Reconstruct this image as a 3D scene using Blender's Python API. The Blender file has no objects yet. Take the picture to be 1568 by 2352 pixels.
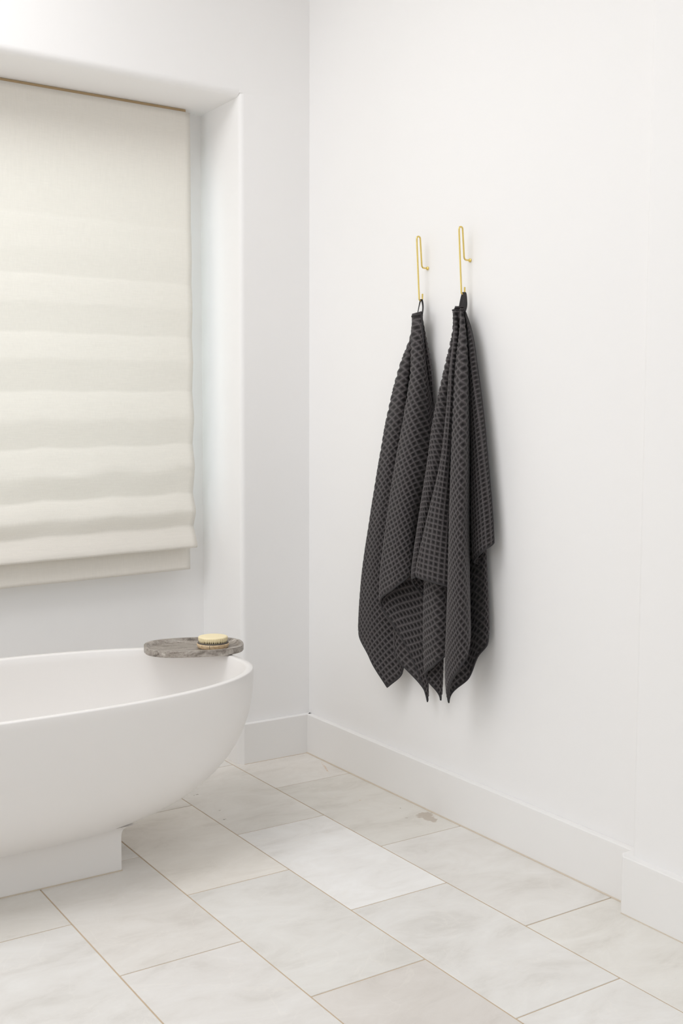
import bpy, bmesh, math, random
import numpy as np
from mathutils import Vector, Matrix, noise

random.seed(4)
scene = bpy.context.scene
COL = scene.collection

# ---------------------------------------------------------------- camera
cam_data = bpy.data.cameras.new('camera')
cam_data.sensor_fit = 'VERTICAL'
cam_data.sensor_height = 36.0
cam_data.lens = 2542.4 / 2352.0 * 36.0
cam_data.clip_start = 0.05
cam = bpy.data.objects.new('camera', cam_data)
COL.objects.link(cam)
YAW, PITCH, ROLL = 0.5818, 0.0789, 0.0028
fwd = Vector((math.sin(YAW) * math.cos(PITCH), math.cos(YAW) * math.cos(PITCH), -math.sin(PITCH)))
rgt = Vector((math.cos(YAW), -math.sin(YAW), 0.0))
upv = rgt.cross(fwd)
r2 = rgt * math.cos(ROLL) + upv * math.sin(ROLL)
u2 = upv * math.cos(ROLL) - rgt * math.sin(ROLL)
rot = Matrix((r2, u2, -fwd)).transposed().to_4x4()
cam.matrix_world = Matrix.Translation((-2.1335, -3.4601, 1.2174)) @ rot
scene.camera = cam

# ---------------------------------------------------------------- world: bright overcast sky outside the windows
world = bpy.data.worlds.new('world')
scene.world = world
world.use_nodes = True
wn = world.node_tree.nodes
wn['Background'].inputs[0].default_value = (0.82, 0.925, 1.0, 1)
wn['Background'].inputs[1].default_value = 0.75

# ---------------------------------------------------------------- lights
def area(name, loc, direction, sx, sy, power, color=(1, 1, 1)):
    l = bpy.data.lights.new(name, 'AREA')
    l.shape = 'RECTANGLE'
    l.size, l.size_y = sx, sy
    l.energy = power
    l.color = color
    o = bpy.data.objects.new(name, l)
    COL.objects.link(o)
    o.location = loc
    o.rotation_euler = Vector(direction).to_track_quat('-Z', 'Z').to_euler()
    return o

# daylight through the tall window of the left wall; added fill lamps in the ceiling and behind the camera
DAY = (1.0, 0.98, 0.974)
area('window_daylight', (-3.61, -1.0, 1.85), (1, 0, -0.05), 1.8, 1.9, 12.5, DAY)
area('ceiling_fill', (-2.05, -0.95, 3.01), (0, 0, -1), 1.7, 1.2, 31, DAY)
area('ceiling_fill', (-1.75, -4.0, 3.01), (0, 0, -1), 2.4, 2.4, 5, DAY)
area('front_fill', (-1.8, -6.01, 1.6), (0, 1, 0), 2.6, 1.9, 3, DAY)
# cool daylight outside the alcove window, behind the blind
area('alcove_daylight', (-1.3, 0.75, 1.6), (0, -1, 0), 1.9, 1.4, 22, (0.80, 0.92, 1.0))

# ---------------------------------------------------------------- exposure
scene.view_settings.view_transform = 'Standard'
scene.view_settings.look = 'None'
scene.view_settings.exposure = -0.03
scene.view_settings.gamma = 1.0
scene.view_settings.use_curve_mapping = False
scene.cycles.max_bounces = 12
scene.cycles.diffuse_bounces = 8
scene.cycles.sample_clamp_indirect = 6.0

# ================================================================ materials
def new_mat(name):
    m = bpy.data.materials.new(name)
    m.use_nodes = True
    return m, m.node_tree.nodes, m.node_tree.links, m.node_tree.nodes['Principled BSDF']

def paint(name, col, rough=0.55, bump=0.02, scale=350):
    m, n, l, b = new_mat(name)
    tc = n.new('ShaderNodeTexCoord')
    nz = n.new('ShaderNodeTexNoise'); nz.inputs['Scale'].default_value = scale; nz.inputs['Detail'].default_value = 2
    l.new(tc.outputs['Object'], nz.inputs['Vector'])
    bp = n.new('ShaderNodeBump'); bp.inputs['Strength'].default_value = bump; bp.inputs['Distance'].default_value = 0.002
    l.new(nz.outputs['Fac'], bp.inputs['Height']); l.new(bp.outputs['Normal'], b.inputs['Normal'])
    nz2 = n.new('ShaderNodeTexNoise'); nz2.inputs['Scale'].default_value = 1.5; nz2.inputs['Detail'].default_value = 3
    l.new(tc.outputs['Object'], nz2.inputs['Vector'])
    cr = n.new('ShaderNodeValToRGB')
    cr.color_ramp.elements[0].position = 0.3; cr.color_ramp.elements[1].position = 0.7
    cr.color_ramp.elements[0].color = tuple(c * 0.985 for c in col) + (1,)
    cr.color_ramp.elements[1].color = col + (1,)
    l.new(nz2.outputs['Fac'], cr.inputs['Fac']); l.new(cr.outputs['Color'], b.inputs['Base Color'])
    b.inputs['Roughness'].default_value = rough
    return m

M_WALL = paint('white_wall_paint', (0.905, 0.895, 0.890), 0.6)
M_CEIL = paint('white_ceiling_paint', (0.91, 0.90, 0.89), 0.8)
M_TRIM = paint('white_trim_paint', (0.885, 0.873, 0.862), 0.35, 0.01)
M_GROUT = paint('tan_grout', (0.58, 0.46, 0.33), 0.9, 0.3, 600)
M_CAULK = paint('tan_caulk', (0.66, 0.58, 0.48), 0.7, 0.1)

def marble_tile(name, stains=(), veins=()):
    """pale honed marble; each tile's own tone is its object colour, the grain shifts per object"""
    m, n, l, b = new_mat(name)
    tc = n.new('ShaderNodeTexCoord'); oi = n.new('ShaderNodeObjectInfo'); geo = n.new('ShaderNodeNewGeometry')
    mul = n.new('ShaderNodeVectorMath'); mul.operation = 'SCALE'
    comb = n.new('ShaderNodeCombineXYZ')
    l.new(oi.outputs['Random'], comb.inputs[0]); l.new(oi.outputs['Random'], comb.inputs[2])
    l.new(comb.outputs[0], mul.inputs[0]); mul.inputs['Scale'].default_value = 37.0
    add = n.new('ShaderNodeVectorMath'); l.new(geo.outputs['Position'], add.inputs[0]); l.new(mul.outputs[0], add.inputs[1])
    mp = n.new('ShaderNodeMapping'); mp.inputs['Rotation'].default_value = (0, 0, 0.25); mp.inputs['Scale'].default_value = (2.6, 4.6, 1)
    l.new(add.outputs[0], mp.inputs['Vector'])
    n1 = n.new('ShaderNodeTexNoise'); n1.inputs['Scale'].default_value = 2.0; n1.inputs['Detail'].default_value = 8; n1.inputs['Roughness'].default_value = 0.66
    n1.inputs['Distortion'].default_value = 0.5
    l.new(mp.outputs[0], n1.inputs['Vector'])
    r1 = n.new('ShaderNodeValToRGB'); e = r1.color_ramp.elements
    e[0].position = 0.30; e[0].color = (0.845, 0.83, 0.81, 1); e[1].position = 0.66; e[1].color = (1, 1, 1, 1)
    x = r1.color_ramp.elements.new(0.46); x.color = (0.94, 0.931, 0.921, 1)
    l.new(n1.outputs['Fac'], r1.inputs['Fac'])
    mx = n.new('ShaderNodeMix'); mx.data_type = 'RGBA'; mx.blend_type = 'MULTIPLY'; mx.inputs[0].default_value = 1.0
    l.new(oi.outputs['Color'], mx.inputs[6]); l.new(r1.outputs['Color'], mx.inputs[7])
    # fine dark pits and pale scratches
    n2 = n.new('ShaderNodeTexNoise'); n2.inputs['Scale'].default_value = 14; n2.inputs['Detail'].default_value = 8; n2.inputs['Roughness'].default_value = 0.75
    l.new(mp.outputs[0], n2.inputs['Vector'])
    r2_ = n.new('ShaderNodeValToRGB'); r2_.color_ramp.elements[0].position = 0.70; r2_.color_ramp.elements[1].position = 0.76
    r2_.color_ramp.elements[0].color = (0, 0, 0, 1); r2_.color_ramp.elements[1].color = (0.5, 0.5, 0.5, 1)
    l.new(n2.outputs['Fac'], r2_.inputs['Fac'])
    mx2 = n.new('ShaderNodeMix'); mx2.data_type = 'RGBA'
    l.new(r2_.outputs['Color'], mx2.inputs[0]); l.new(mx.outputs[2], mx2.inputs[6]); mx2.inputs[7].default_value = (0.44, 0.38, 0.32, 1)
    n4 = n.new('ShaderNodeTexNoise'); n4.inputs['Scale'].default_value = 3.0; n4.inputs['Detail'].default_value = 4
    n4.inputs['Distortion'].default_value = 1.5
    l.new(add.outputs[0], n4.inputs['Vector'])
    r4 = n.new('ShaderNodeValToRGB'); q = r4.color_ramp.elements
    q[0].position = 0.492; q[0].color = (0, 0, 0, 1); q[1].position = 0.508; q[1].color = (0, 0, 0, 1)
    w = r4.color_ramp.elements.new(0.5); w.color = (0.16, 0.16, 0.16, 1)
    l.new(n4.outputs['Fac'], r4.inputs['Fac'])
    mx4 = n.new('ShaderNodeMix'); mx4.data_type = 'RGBA'
    l.new(r4.outputs['Color'], mx4.inputs[0]); l.new(mx2.outputs[2], mx4.inputs[6]); mx4.inputs[7].default_value = (0.92, 0.88, 0.82, 1)
    out = mx4.outputs[2]
    # stains of their own shape: warped blobs (centre, half sizes, colour)
    wz = n.new('ShaderNodeTexNoise'); wz.inputs['Scale'].default_value = 38; wz.inputs['Detail'].default_value = 4
    l.new(geo.outputs['Position'], wz.inputs['Vector'])
    wf = n.new('ShaderNodeTexNoise'); wf.inputs['Scale'].default_value = 190; wf.inputs['Detail'].default_value = 5
    l.new(geo.outputs['Position'], wf.inputs['Vector'])
    for (cx, cy, hx, hy, ang, colr, fac) in stains:
        sb = n.new('ShaderNodeVectorMath'); sb.operation = 'SUBTRACT'
        l.new(geo.outputs['Position'], sb.inputs[0]); sb.inputs[1].default_value = (cx, cy, 0)
        mm = n.new('ShaderNodeMapping'); mm.vector_type = 'TEXTURE'
        mm.inputs['Rotation'].default_value = (0, 0, ang); mm.inputs['Scale'].default_value = (hx, hy, 10)
        l.new(sb.outputs[0], mm.inputs['Vector'])
        ln = n.new('ShaderNodeVectorMath'); ln.operation = 'LENGTH'; l.new(mm.outputs[0], ln.inputs[0])
        ad = n.new('ShaderNodeMath'); ad.operation = 'MULTIPLY_ADD'
        small = min(hx, hy) < 0.02
        l.new((wf if small else wz).outputs['Fac'], ad.inputs[0]); ad.inputs[1].default_value = 3.2 if small else 2.2; l.new(ln.outputs['Value'], ad.inputs[2])
        rr = n.new('ShaderNodeValToRGB'); rr.color_ramp.elements[0].position = 0.5; rr.color_ramp.elements[1].position = 0.54
        rr.color_ramp.elements[0].color = (fac, fac, fac, 1); rr.color_ramp.elements[1].color = (0, 0, 0, 1)
        hf = n.new('ShaderNodeMath'); hf.operation = 'MULTIPLY'; hf.inputs[1].default_value = 0.28
        l.new(ad.outputs[0], hf.inputs[0]); l.new(hf.outputs[0], rr.inputs['Fac'])
        ms = n.new('ShaderNodeMix'); ms.data_type = 'RGBA'
        l.new(rr.outputs['Color'], ms.inputs[0]); l.new(out, ms.inputs[6]); ms.inputs[7].default_value = colr + (1,)
        out = ms.outputs[2]
    l.new(out, b.inputs['Base Color'])
    b.inputs['Roughness'].default_value = 0.42
    b.inputs['Specular IOR Level'].default_value = 0.4
    return m

# tones are a little lifted because the grain multiplies them down
M_TILE = marble_tile('honed_pale_marble')
M_TILE_PATCH = marble_tile('honed_pale_marble_with_taupe_patch', [
    (-0.060, -0.797, 0.030, 0.055, -0.2, (0.52, 0.45, 0.38), 0.85),
    (-0.085, -0.690, 0.006, 0.010, 0.5, (0.30, 0.25, 0.18), 0.8),
    (-0.120, -0.770, 0.005, 0.009, 0.5, (0.30, 0.25, 0.18), 0.8),
    (-0.150, -0.560, 0.008, 0.010, 0.3, (0.62, 0.48, 0.30), 0.7)])
M_TILE_VEIN = marble_tile('honed_pale_marble_with_rust_vein', [
    (-0.062, -0.212, 0.0075, 0.12, -0.36, (0.66, 0.45, 0.28), 0.7)])
M_TILE_PITS = marble_tile('honed_pale_marble_with_dark_pits', [
    (-0.571, -0.222, 0.022, 0.007, 0.3, (0.36, 0.32, 0.26), 0.8),
    (-0.575, -0.395, 0.014, 0.006, 0.3, (0.36, 0.32, 0.26), 0.8),
    (-0.600, -0.475, 0.012, 0.008, 0.3, (0.30, 0.26, 0.20), 0.9)])

def simple(name, col, rough, metal=0.0, spec=0.5):
    m, n, l, b = new_mat(name)
    tc = n.new('ShaderNodeTexCoord')
    nz = n.new('ShaderNodeTexNoise'); nz.inputs['Scale'].default_value = 90; nz.inputs['Detail'].default_value = 3
    l.new(tc.outputs['Object'], nz.inputs['Vector'])
    mr = n.new('ShaderNodeMapRange'); mr.inputs[3].default_value = max(rough - 0.04, 0.02); mr.inputs[4].default_value = min(rough + 0.04, 1)
    l.new(nz.outputs['Fac'], mr.inputs[0]); l.new(mr.outputs[0], b.inputs['Roughness'])
    b.inputs['Base Color'].default_value = col + (1,)
    b.inputs['Metallic'].default_value = metal
    b.inputs['Specular IOR Level'].default_value = spec
    return m

M_TUB = paint('white_satin_stone_resin', (0.865, 0.842, 0.822), 0.3, 0.0)
M_BRASS = simple('brushed_brass', (0.80, 0.61, 0.20), 0.24, 1.0)
M_RUBBER = simple('dark_rubber', (0.045, 0.042, 0.040), 0.7)
M_TAPE = simple('charcoal_cotton_tape', (0.045, 0.042, 0.044), 0.8, 0, 0.25)
M_STEEL = simple('brushed_steel', (0.6, 0.6, 0.6), 0.3, 1.0)
M_GAP_SHADE = simple('tan_gap_shade', (0.50, 0.36, 0.20), 0.6)  # tan of the shadow gap over the blind, put into the colour

def towel_mat():
    m, n, l, b = new_mat('charcoal_waffle_terry')
    tc = n.new('ShaderNodeTexCoord')
    at = n.new('ShaderNodeAttribute'); at.attribute_name = 'ridge'
    nz = n.new('ShaderNodeTexNoise'); nz.inputs['Scale'].default_value = 520; nz.inputs['Detail'].default_value = 3
    l.new(tc.outputs['Object'], nz.inputs['Vector'])
    mx = n.new('ShaderNodeMix'); mx.data_type = 'RGBA'      # ribs lighter, pits darker: shade of the weave put into the colour
    mx.inputs[6].default_value = (0.015, 0.0132, 0.0136, 1); mx.inputs[7].default_value = (0.114, 0.103, 0.105, 1)
    pw = n.new('ShaderNodeMath'); pw.operation = 'POWER'; pw.inputs[1].default_value = 1.7
    l.new(at.outputs['Fac'], pw.inputs[0]); l.new(pw.outputs[0], mx.inputs[0])
    m2 = n.new('ShaderNodeMix'); m2.data_type = 'RGBA'; m2.blend_type = 'MULTIPLY'; m2.inputs[0].default_value = 1
    rr = n.new('ShaderNodeValToRGB'); rr.color_ramp.elements[0].position = 0.3; rr.color_ramp.elements[1].position = 0.7
    rr.color_ramp.elements[0].color = (0.6, 0.6, 0.6, 1); rr.color_ramp.elements[1].color = (1.35, 1.35, 1.35, 1)
    l.new(nz.outputs['Fac'], rr.inputs['Fac'])
    l.new(mx.outputs[2], m2.inputs[6]); l.new(rr.outputs['Color'], m2.inputs[7])
    l.new(m2.outputs[2], b.inputs['Base Color'])
    bp = n.new('ShaderNodeBump'); bp.inputs['Strength'].default_value = 0.6; bp.inputs['Distance'].default_value = 0.0012
    l.new(nz.outputs['Fac'], bp.inputs['Height']); l.new(bp.outputs['Normal'], b.inputs['Normal'])
    b.inputs['Roughness'].default_value = 0.95
    b.inputs['Specular IOR Level'].default_value = 0.1
    b.inputs['Sheen Weight'].default_value = 0.15
    b.inputs['Sheen Roughness'].default_value = 0.5
    return m
M_TOWEL = towel_mat()

def linen(name, col, trans):
    m, n, l, b = new_mat(name)
    tc = n.new('ShaderNodeTexCoord')
    h = []
    for sc in ((900, 900, 40), (40, 40, 900)):
        mp = n.new('ShaderNodeMapping'); mp.inputs['Scale'].default_value = sc
        nz = n.new('ShaderNodeTexNoise'); nz.inputs['Scale'].default_value = 0.55; nz.inputs['Detail'].default_value = 2
        l.new(tc.outputs['Object'], mp.inputs['Vector']); l.new(mp.outputs[0], nz.inputs['Vector']); h.append(nz)
    ad = n.new('ShaderNodeMath'); ad.operation = 'ADD'
    l.new(h[0].outputs['Fac'], ad.inputs[0]); l.new(h[1].outputs['Fac'], ad.inputs[1])
    rr = n.new('ShaderNodeMapRange'); rr.inputs[1].default_value = 0.6; rr.inputs[2].default_value = 1.4; rr.inputs[3].default_value = 0.955; rr.inputs[4].default_value = 1.02
    l.new(ad.outputs[0], rr.inputs[0])
    sc = n.new('ShaderNodeVectorMath'); sc.operation = 'SCALE'; sc.inputs[0].default_value = col
    l.new(rr.outputs[0], sc.inputs['Scale'])
    l.new(sc.outputs[0], b.inputs['Base Color'])
    bp = n.new('ShaderNodeBump'); bp.inputs['Strength'].default_value = 0.12; bp.inputs['Distance'].default_value = 0.001
    l.new(ad.outputs[0], bp.inputs['Height']); l.new(bp.outputs['Normal'], b.inputs['Normal'])
    b.inputs['Roughness'].default_value = 0.9
    b.inputs['Specular IOR Level'].default_value = 0.15
    tr = n.new('ShaderNodeBsdfTranslucent'); l.new(sc.outputs[0], tr.inputs['Color'])
    ms = n.new('ShaderNodeMixShader'); ms.inputs[0].default_value = trans
    out = n['Material Output']
    l.new(b.outputs[0], ms.inputs[1]); l.new(tr.outputs[0], ms.inputs[2]); l.new(ms.outputs[0], out.inputs['Surface'])
    return m
M_LINEN = linen('cream_linen', (0.945, 0.915, 0.865), 0.28)

def glass():
    m, n, l, b = new_mat('clear_window_glass')
    tr = n.new('ShaderNodeBsdfTransparent'); tr.inputs[0].default_value = (0.95, 0.98, 0.97, 1)
    gl = n.new('ShaderNodeBsdfGlossy'); gl.inputs['Roughness'].default_value = 0.02
    fr = n.new('ShaderNodeFresnel'); fr.inputs[0].default_value = 1.45
    ms = n.new('ShaderNodeMixShader')
    l.new(fr.outputs[0], ms.inputs[0]); l.new(tr.outputs[0], ms.inputs[1]); l.new(gl.outputs[0], ms.inputs[2])
    l.new(ms.outputs[0], n['Material Output'].inputs['Surface'])
    return m
M_GLASS = glass()

def tray_marble():
    m, n, l, b = new_mat('grey_brown_veined_marble')
    tc = n.new('ShaderNodeTexCoord')
    mp = n.new('ShaderNodeMapping'); mp.inputs['Rotation'].default_value = (0.5, 0.35, 0.75); mp.inputs['Scale'].default_value = (9, 42, 26)
    l.new(tc.outputs['Object'], mp.inputs['Vector'])
    n1 = n.new('ShaderNodeTexNoise'); n1.inputs['Scale'].default_value = 1.4; n1.inputs['Detail'].default_value = 10
    n1.inputs['Roughness'].default_value = 0.72; n1.inputs['Distortion'].default_value = 0.5
    l.new(mp.outputs[0], n1.inputs['Vector'])
    n2 = n.new('ShaderNodeTexNoise'); n2.inputs['Scale'].default_value = 170; n2.inputs['Detail'].default_value = 4; n2.inputs['Roughness'].default_value = 0.7
    l.new(tc.outputs['Object'], n2.inputs['Vector'])
    ad = n.new('ShaderNodeMath'); ad.operation = 'MULTIPLY_ADD'; ad.inputs[1].default_value = 0.28
    l.new(n2.outputs['Fac'], ad.inputs[0]); l.new(n1.outputs['Fac'], ad.inputs[2])
    sb = n.new('ShaderNodeMath'); sb.operation = 'SUBTRACT'; sb.inputs[1].default_value = 0.14
    l.new(ad.outputs[0], sb.inputs[0])
    r = n.new('ShaderNodeValToRGB'); e = r.color_ramp.elements
    e[0].position = 0.34; e[0].color = (0.12, 0.10, 0.084, 1); e[1].position = 0.69; e[1].color = (0.66, 0.61, 0.56, 1)
    for p, c in ((0.42, (0.23, 0.20, 0.172, 1)), (0.50, (0.34, 0.302, 0.265, 1)), (0.60, (0.45, 0.41, 0.37, 1))):
        q = e.new(p); q.color = c
    l.new(sb.outputs[0], r.inputs['Fac'])
    l.new(r.outputs['Color'], b.inputs['Base Color'])
    b.inputs['Roughness'].default_value = 0.4
    return m
M_TRAY = tray_marble()

def wood():
    m, n, l, b = new_mat('pale_beech_wood')
    tc = n.new('ShaderNodeTexCoord')
    mp = n.new('ShaderNodeMapping'); mp.inputs['Scale'].default_value = (18, 160, 60)
    l.new(tc.outputs['Object'], mp.inputs['Vector'])
    n1 = n.new('ShaderNodeTexNoise'); n1.inputs['Scale'].default_value = 1.6; n1.inputs['Detail'].default_value = 5; n1.inputs['Distortion'].default_value = 0.6
    l.new(mp.outputs[0], n1.inputs['Vector'])
    r = n.new('ShaderNodeValToRGB')
    r.color_ramp.elements[0].position = 0.3; r.color_ramp.elements[0].color = (0.60, 0.42, 0.24, 1)
    r.color_ramp.elements[1].position = 0.65; r.color_ramp.elements[1].color = (0.84, 0.66, 0.44, 1)
    l.new(n1.outputs['Fac'], r.inputs['Fac']); l.new(r.outputs['Color'], b.inputs['Base Color'])
    b.inputs['Roughness'].default_value = 0.5
    return m
M_WOOD = wood()
M_BRISTLE = simple('cream_bristle', (0.95, 0.83, 0.55), 0.6, 0, 0.3)

# ================================================================ helpers
def link(name, mesh, mat=None, parent=None):
    o = bpy.data.objects.new(name, mesh)
    COL.objects.link(o)
    if mat and not mesh.materials:
        mesh.materials.append(mat)
    if parent:
        o.parent = parent
    return o

def from_bm(name, bm, mat=None, parent=None, smooth=False, angle=None):
    me = bpy.data.meshes.new(name)
    bmesh.ops.recalc_face_normals(bm, faces=bm.faces)
    bm.to_mesh(me); bm.free()
    if smooth:
        me.polygons.foreach_set('use_smooth', [True] * len(me.polygons))
        if angle:
            me.set_sharp_from_angle(angle=math.radians(angle))
    return link(name, me, mat, parent)

def structure(o):
    o['kind'] = 'structure'
    return o

def tag(o, label, cat, group=None):
    o['label'] = label; o['category'] = cat
    if group:
        o['group'] = group
    return o

def thing(name, label, cat, loc=(0, 0, 0), rz=0.0, group=None):
    o = bpy.data.objects.new(name, None)
    o.empty_display_size = 0.05
    COL.objects.link(o)
    o.location = loc; o.rotation_euler = (0, 0, rz)
    return tag(o, label, cat, group)

def add_box(bm, x0, x1, y0, y1, z0, z1, bevel=0.0):
    r = bmesh.ops.create_cube(bm, size=1.0)
    vs = r['verts']
    bmesh.ops.scale(bm, verts=vs, vec=(x1 - x0, y1 - y0, z1 - z0))
    bmesh.ops.translate(bm, verts=vs, vec=((x0 + x1) / 2, (y0 + y1) / 2, (z0 + z1) / 2))
    if bevel:
        es = list({e for v in vs for e in v.link_edges})
        bmesh.ops.bevel(bm, geom=es, offset=bevel, segments=1, affect='EDGES')
    return vs

def add_prism(bm, pts, z0, z1, bevel_top=0.0):
    lo = [bm.verts.new((x, y, z0)) for x, y in pts]
    if bevel_top:
        # top loop pulled in a little for a softened upper edge
        hi = [bm.verts.new((x, y, z1 - bevel_top)) for x, y in pts]
        c = Vector((sum(p[0] for p in pts) / len(pts), sum(p[1] for p in pts) / len(pts)))
        n = len(pts); inset = []
        for i, (x, y) in enumerate(pts):
            a = Vector(pts[i - 1]); b = Vector((x, y)); d = Vector(pts[(i + 1) % n])
            e1 = (b - a).normalized(); e2 = (d - b).normalized()
            n1 = Vector((-e1.y, e1.x)); n2 = Vector((-e2.y, e2.x))
            k = (n1 + n2); k = k / max(k.dot(n1), 0.2)
            inset.append(b + k * bevel_top)
        top = [bm.verts.new((p.x, p.y, z1)) for p in inset]
        rings = [lo, hi, top]
    else:
        top = [bm.verts.new((x, y, z1)) for x, y in pts]
        rings = [lo, top]
    n = len(pts)
    for a, b in zip(rings[:-1], rings[1:]):
        for i in range(n):
            j = (i + 1) % n
            bm.faces.new((a[i], a[j], b[j], b[i]))
    bm.faces.new(lo[::-1]); bm.faces.new(top)

def tube_mesh(pts, radius, seg=10, close_ends=True, bm=None):
    """round wire along a polyline (list of Vectors)"""
    bm = bm or bmesh.new()
    n = len(pts); rings = []
    prev = None
    for i, p in enumerate(pts):
        t = (pts[min(i + 1, n - 1)] - pts[max(i - 1, 0)])
        if t.length < 1e-9:
            t = Vector((0, 0, 1))
        t.normalize()
        if prev is None:
            a = t.orthogonal().normalized()
        else:
            a = prev - t * prev.dot(t)
            a = a.normalized() if a.length > 1e-6 else t.orthogonal().normalized()
        prev = a
        b = t.cross(a)
        rings.append([bm.verts.new(p + (a * math.cos(k * 2 * math.pi / seg) + b * math.sin(k * 2 * math.pi / seg)) * radius) for k in range(seg)])
    for r0, r1 in zip(rings[:-1], rings[1:]):
        for k in range(seg):
            bm.faces.new((r0[k], r0[(k + 1) % seg], r1[(k + 1) % seg], r1[k]))
    if close_ends:
        bm.faces.new(rings[0][::-1]); bm.faces.new(rings[-1])
    return bm

def smooth_path(pts, sub=6):
    P = [Vector(p) for p in pts]; out = []
    for i in range(len(P) - 1):
        p0, p1, p2, p3 = P[max(i - 1, 0)], P[i], P[i + 1], P[min(i + 2, len(P) - 1)]
        for k in range(sub):
            t = k / sub
            out.append(0.5 * ((2 * p1) + (p2 - p0) * t + (2 * p0 - 5 * p1 + 4 * p2 - p3) * t * t + (3 * p1 - p0 - 3 * p2 + p3) * t ** 3))
    out.append(P[-1])
    return out

def round_corner(c, a0, a1, r, n=6):
    return [(c[0] + r * math.cos(a0 + (a1 - a0) * k / n), c[1] + r * math.sin(a0 + (a1 - a0) * k / n)) for k in range(n + 1)]

# ================================================================ the room shell
H_CEIL = 3.0
JX = -0.2815          # right jamb of the alcove
AY = 0.307            # depth of the alcove
AZ = 2.343            # soffit height of the alcove
AXL = -2.45           # left jamb
XL = -3.6             # left wall
YB = -6.0             # wall behind the camera
R = 0.018             # bullnose radius
PI = math.pi

# floor slab (the grout bed) and tiles, laid in half-bond rows parallel to the right wall
bm = bmesh.new()
add_box(bm, XL - 0.1, 0.1, YB - 0.1, 0.45, -0.08, -0.0016)
floor = structure(from_bm('floor', bm, M_GROUT))

TW, TL, X1, JNT = 0.3077, 0.6096, -0.3209, 0.0038
tone = {  # (row, index): own tone of standout tiles, some lightened against the shade by the tub
    (0, 0): (0.80, 0.77, 0.73), (0, 1): (0.76, 0.735, 0.69), (0, 2): (0.79, 0.77, 0.74), (0, 3): (0.80, 0.78, 0.74),
    (1, 0): (0.82, 0.795, 0.755), (1, 1): (0.90, 0.89, 0.875), (1, 2): (0.80, 0.785, 0.76), (1, 3): (0.81, 0.795, 0.77),
    (2, 0): (0.84, 0.81, 0.77), (2, 1): (0.86, 0.825, 0.77), (2, 2): (0.78, 0.765, 0.735), (2, 3): (0.73, 0.695, 0.66),
    (3, 1): (0.77, 0.745, 0.71), (3, 2): (0.77, 0.75, 0.725), (3, 3): (0.765, 0.75, 0.73),
    (4, 1): (0.76, 0.735, 0.695), (4, 2): (0.77, 0.755, 0.73), (4, 3): (0.765, 0.75, 0.725),
}
rt = random.Random(11)
tile_meshes = {}
def tile(row, idx, x0, x1, y0, y1):
    key = (round(x1 - x0, 3), round(y1 - y0, 3))
    if key not in tile_meshes:
        b2 = bmesh.new()
        w2, l2 = (x1 - x0) / 2, (y1 - y0) / 2
        add_box(b2, -w2, w2, -l2, l2, -0.006, 0.0, 0.0009)
        me = bpy.data.meshes.new('tile')
        bmesh.ops.recalc_face_normals(b2, faces=b2.faces)
        b2.to_mesh(me); b2.free()
        me.materials.append(M_TILE)
        tile_meshes[key] = me
    me = tile_meshes[key]
    special = {(0, 0): M_TILE_VEIN, (0, 1): M_TILE_PATCH, (1, 0): M_TILE_PITS}.get((row, idx))
    o = bpy.data.objects.new('tile', me)
    COL.objects.link(o)
    if special:
        o.material_slots[0].link = 'OBJECT'
        o.material_slots[0].material = special
    o.parent = floor
    o.location = ((x0 + x1) / 2, (y0 + y1) / 2, rt.uniform(-0.0003, 0.0003))
    t = tone.get((row, idx))
    if t is None:
        k = rt.uniform(0.73, 0.81); t = (k, k * 0.975, k * 0.94)
    o.color = (t[0] * 1.04, t[1] * 1.04, t[2] * 1.04, 1)
for row in range(-1, 9):
    xa = X1 - (row - 1) * TW if row > 0 else 0.0
    if row == -1:
        continue
    x_hi = 0.02 if row == 0 else X1 - (row - 1) * TW
    x_lo = X1 - row * TW
    off = 0.3072 if row % 2 == 0 else 0.6110
    y_hi_lim = 0.36
    idx0 = 0 if off < 0.5 else 0
    for k in range(-1, 7):
        # joint k lies at y = -(off + k*TL); tile k spans joint k-1 .. joint k
        ya = -(off + (k - 1) * TL); yb = -(off + k * TL)
        if ya > y_hi_lim:
            ya = y_hi_lim
        if yb >= ya - 0.03 or yb < -3.6 or (row == 0 and yb > 0.0):
            continue
        i = k
        tile(row, i, x_lo + JNT / 2, x_hi - JNT / 2, yb + JNT / 2, ya - JNT / 2)

# right wall with a shallow pilaster nearer the camera (bullnosed corner)
bm = bmesh.new()
add_box(bm, 0.0, 0.12, YB, 0.45, -0.05, H_CEIL)
YP, PD = -1.610, 0.05
pil = [(0.01, YP)] + round_corner((-PD + R, YP - R), PI / 2, PI, R) + [(-PD, YB), (0.01, YB)]
add_prism(bm, pil, -0.02, H_CEIL)
structure(from_bm('wall_right', bm, M_WALL, smooth=True, angle=35))

# window wall: right pier, left pier, header with softened lower edge, recessed panel with the window opening
WX0, WX1, WZ0, WZ1 = -2.25, -0.338, 0.86, 2.16
bm = bmesh.new()
add_prism(bm, [(0.06, 0.0), (0.06, 0.46), (JX, 0.46)] + round_corner((JX + R, R), PI, 1.5 * PI, R), -0.02, AZ + 0.012)
add_box(bm, JX, 0.06, 0.0, 0.46, AZ + 0.012, H_CEIL)
add_prism(bm, round_corner((AXL - R, R), -PI / 2, 0, R) + [(AXL, 0.46), (XL - 0.1, 0.46), (XL - 0.1, 0.0)], -0.02, H_CEIL)
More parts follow.
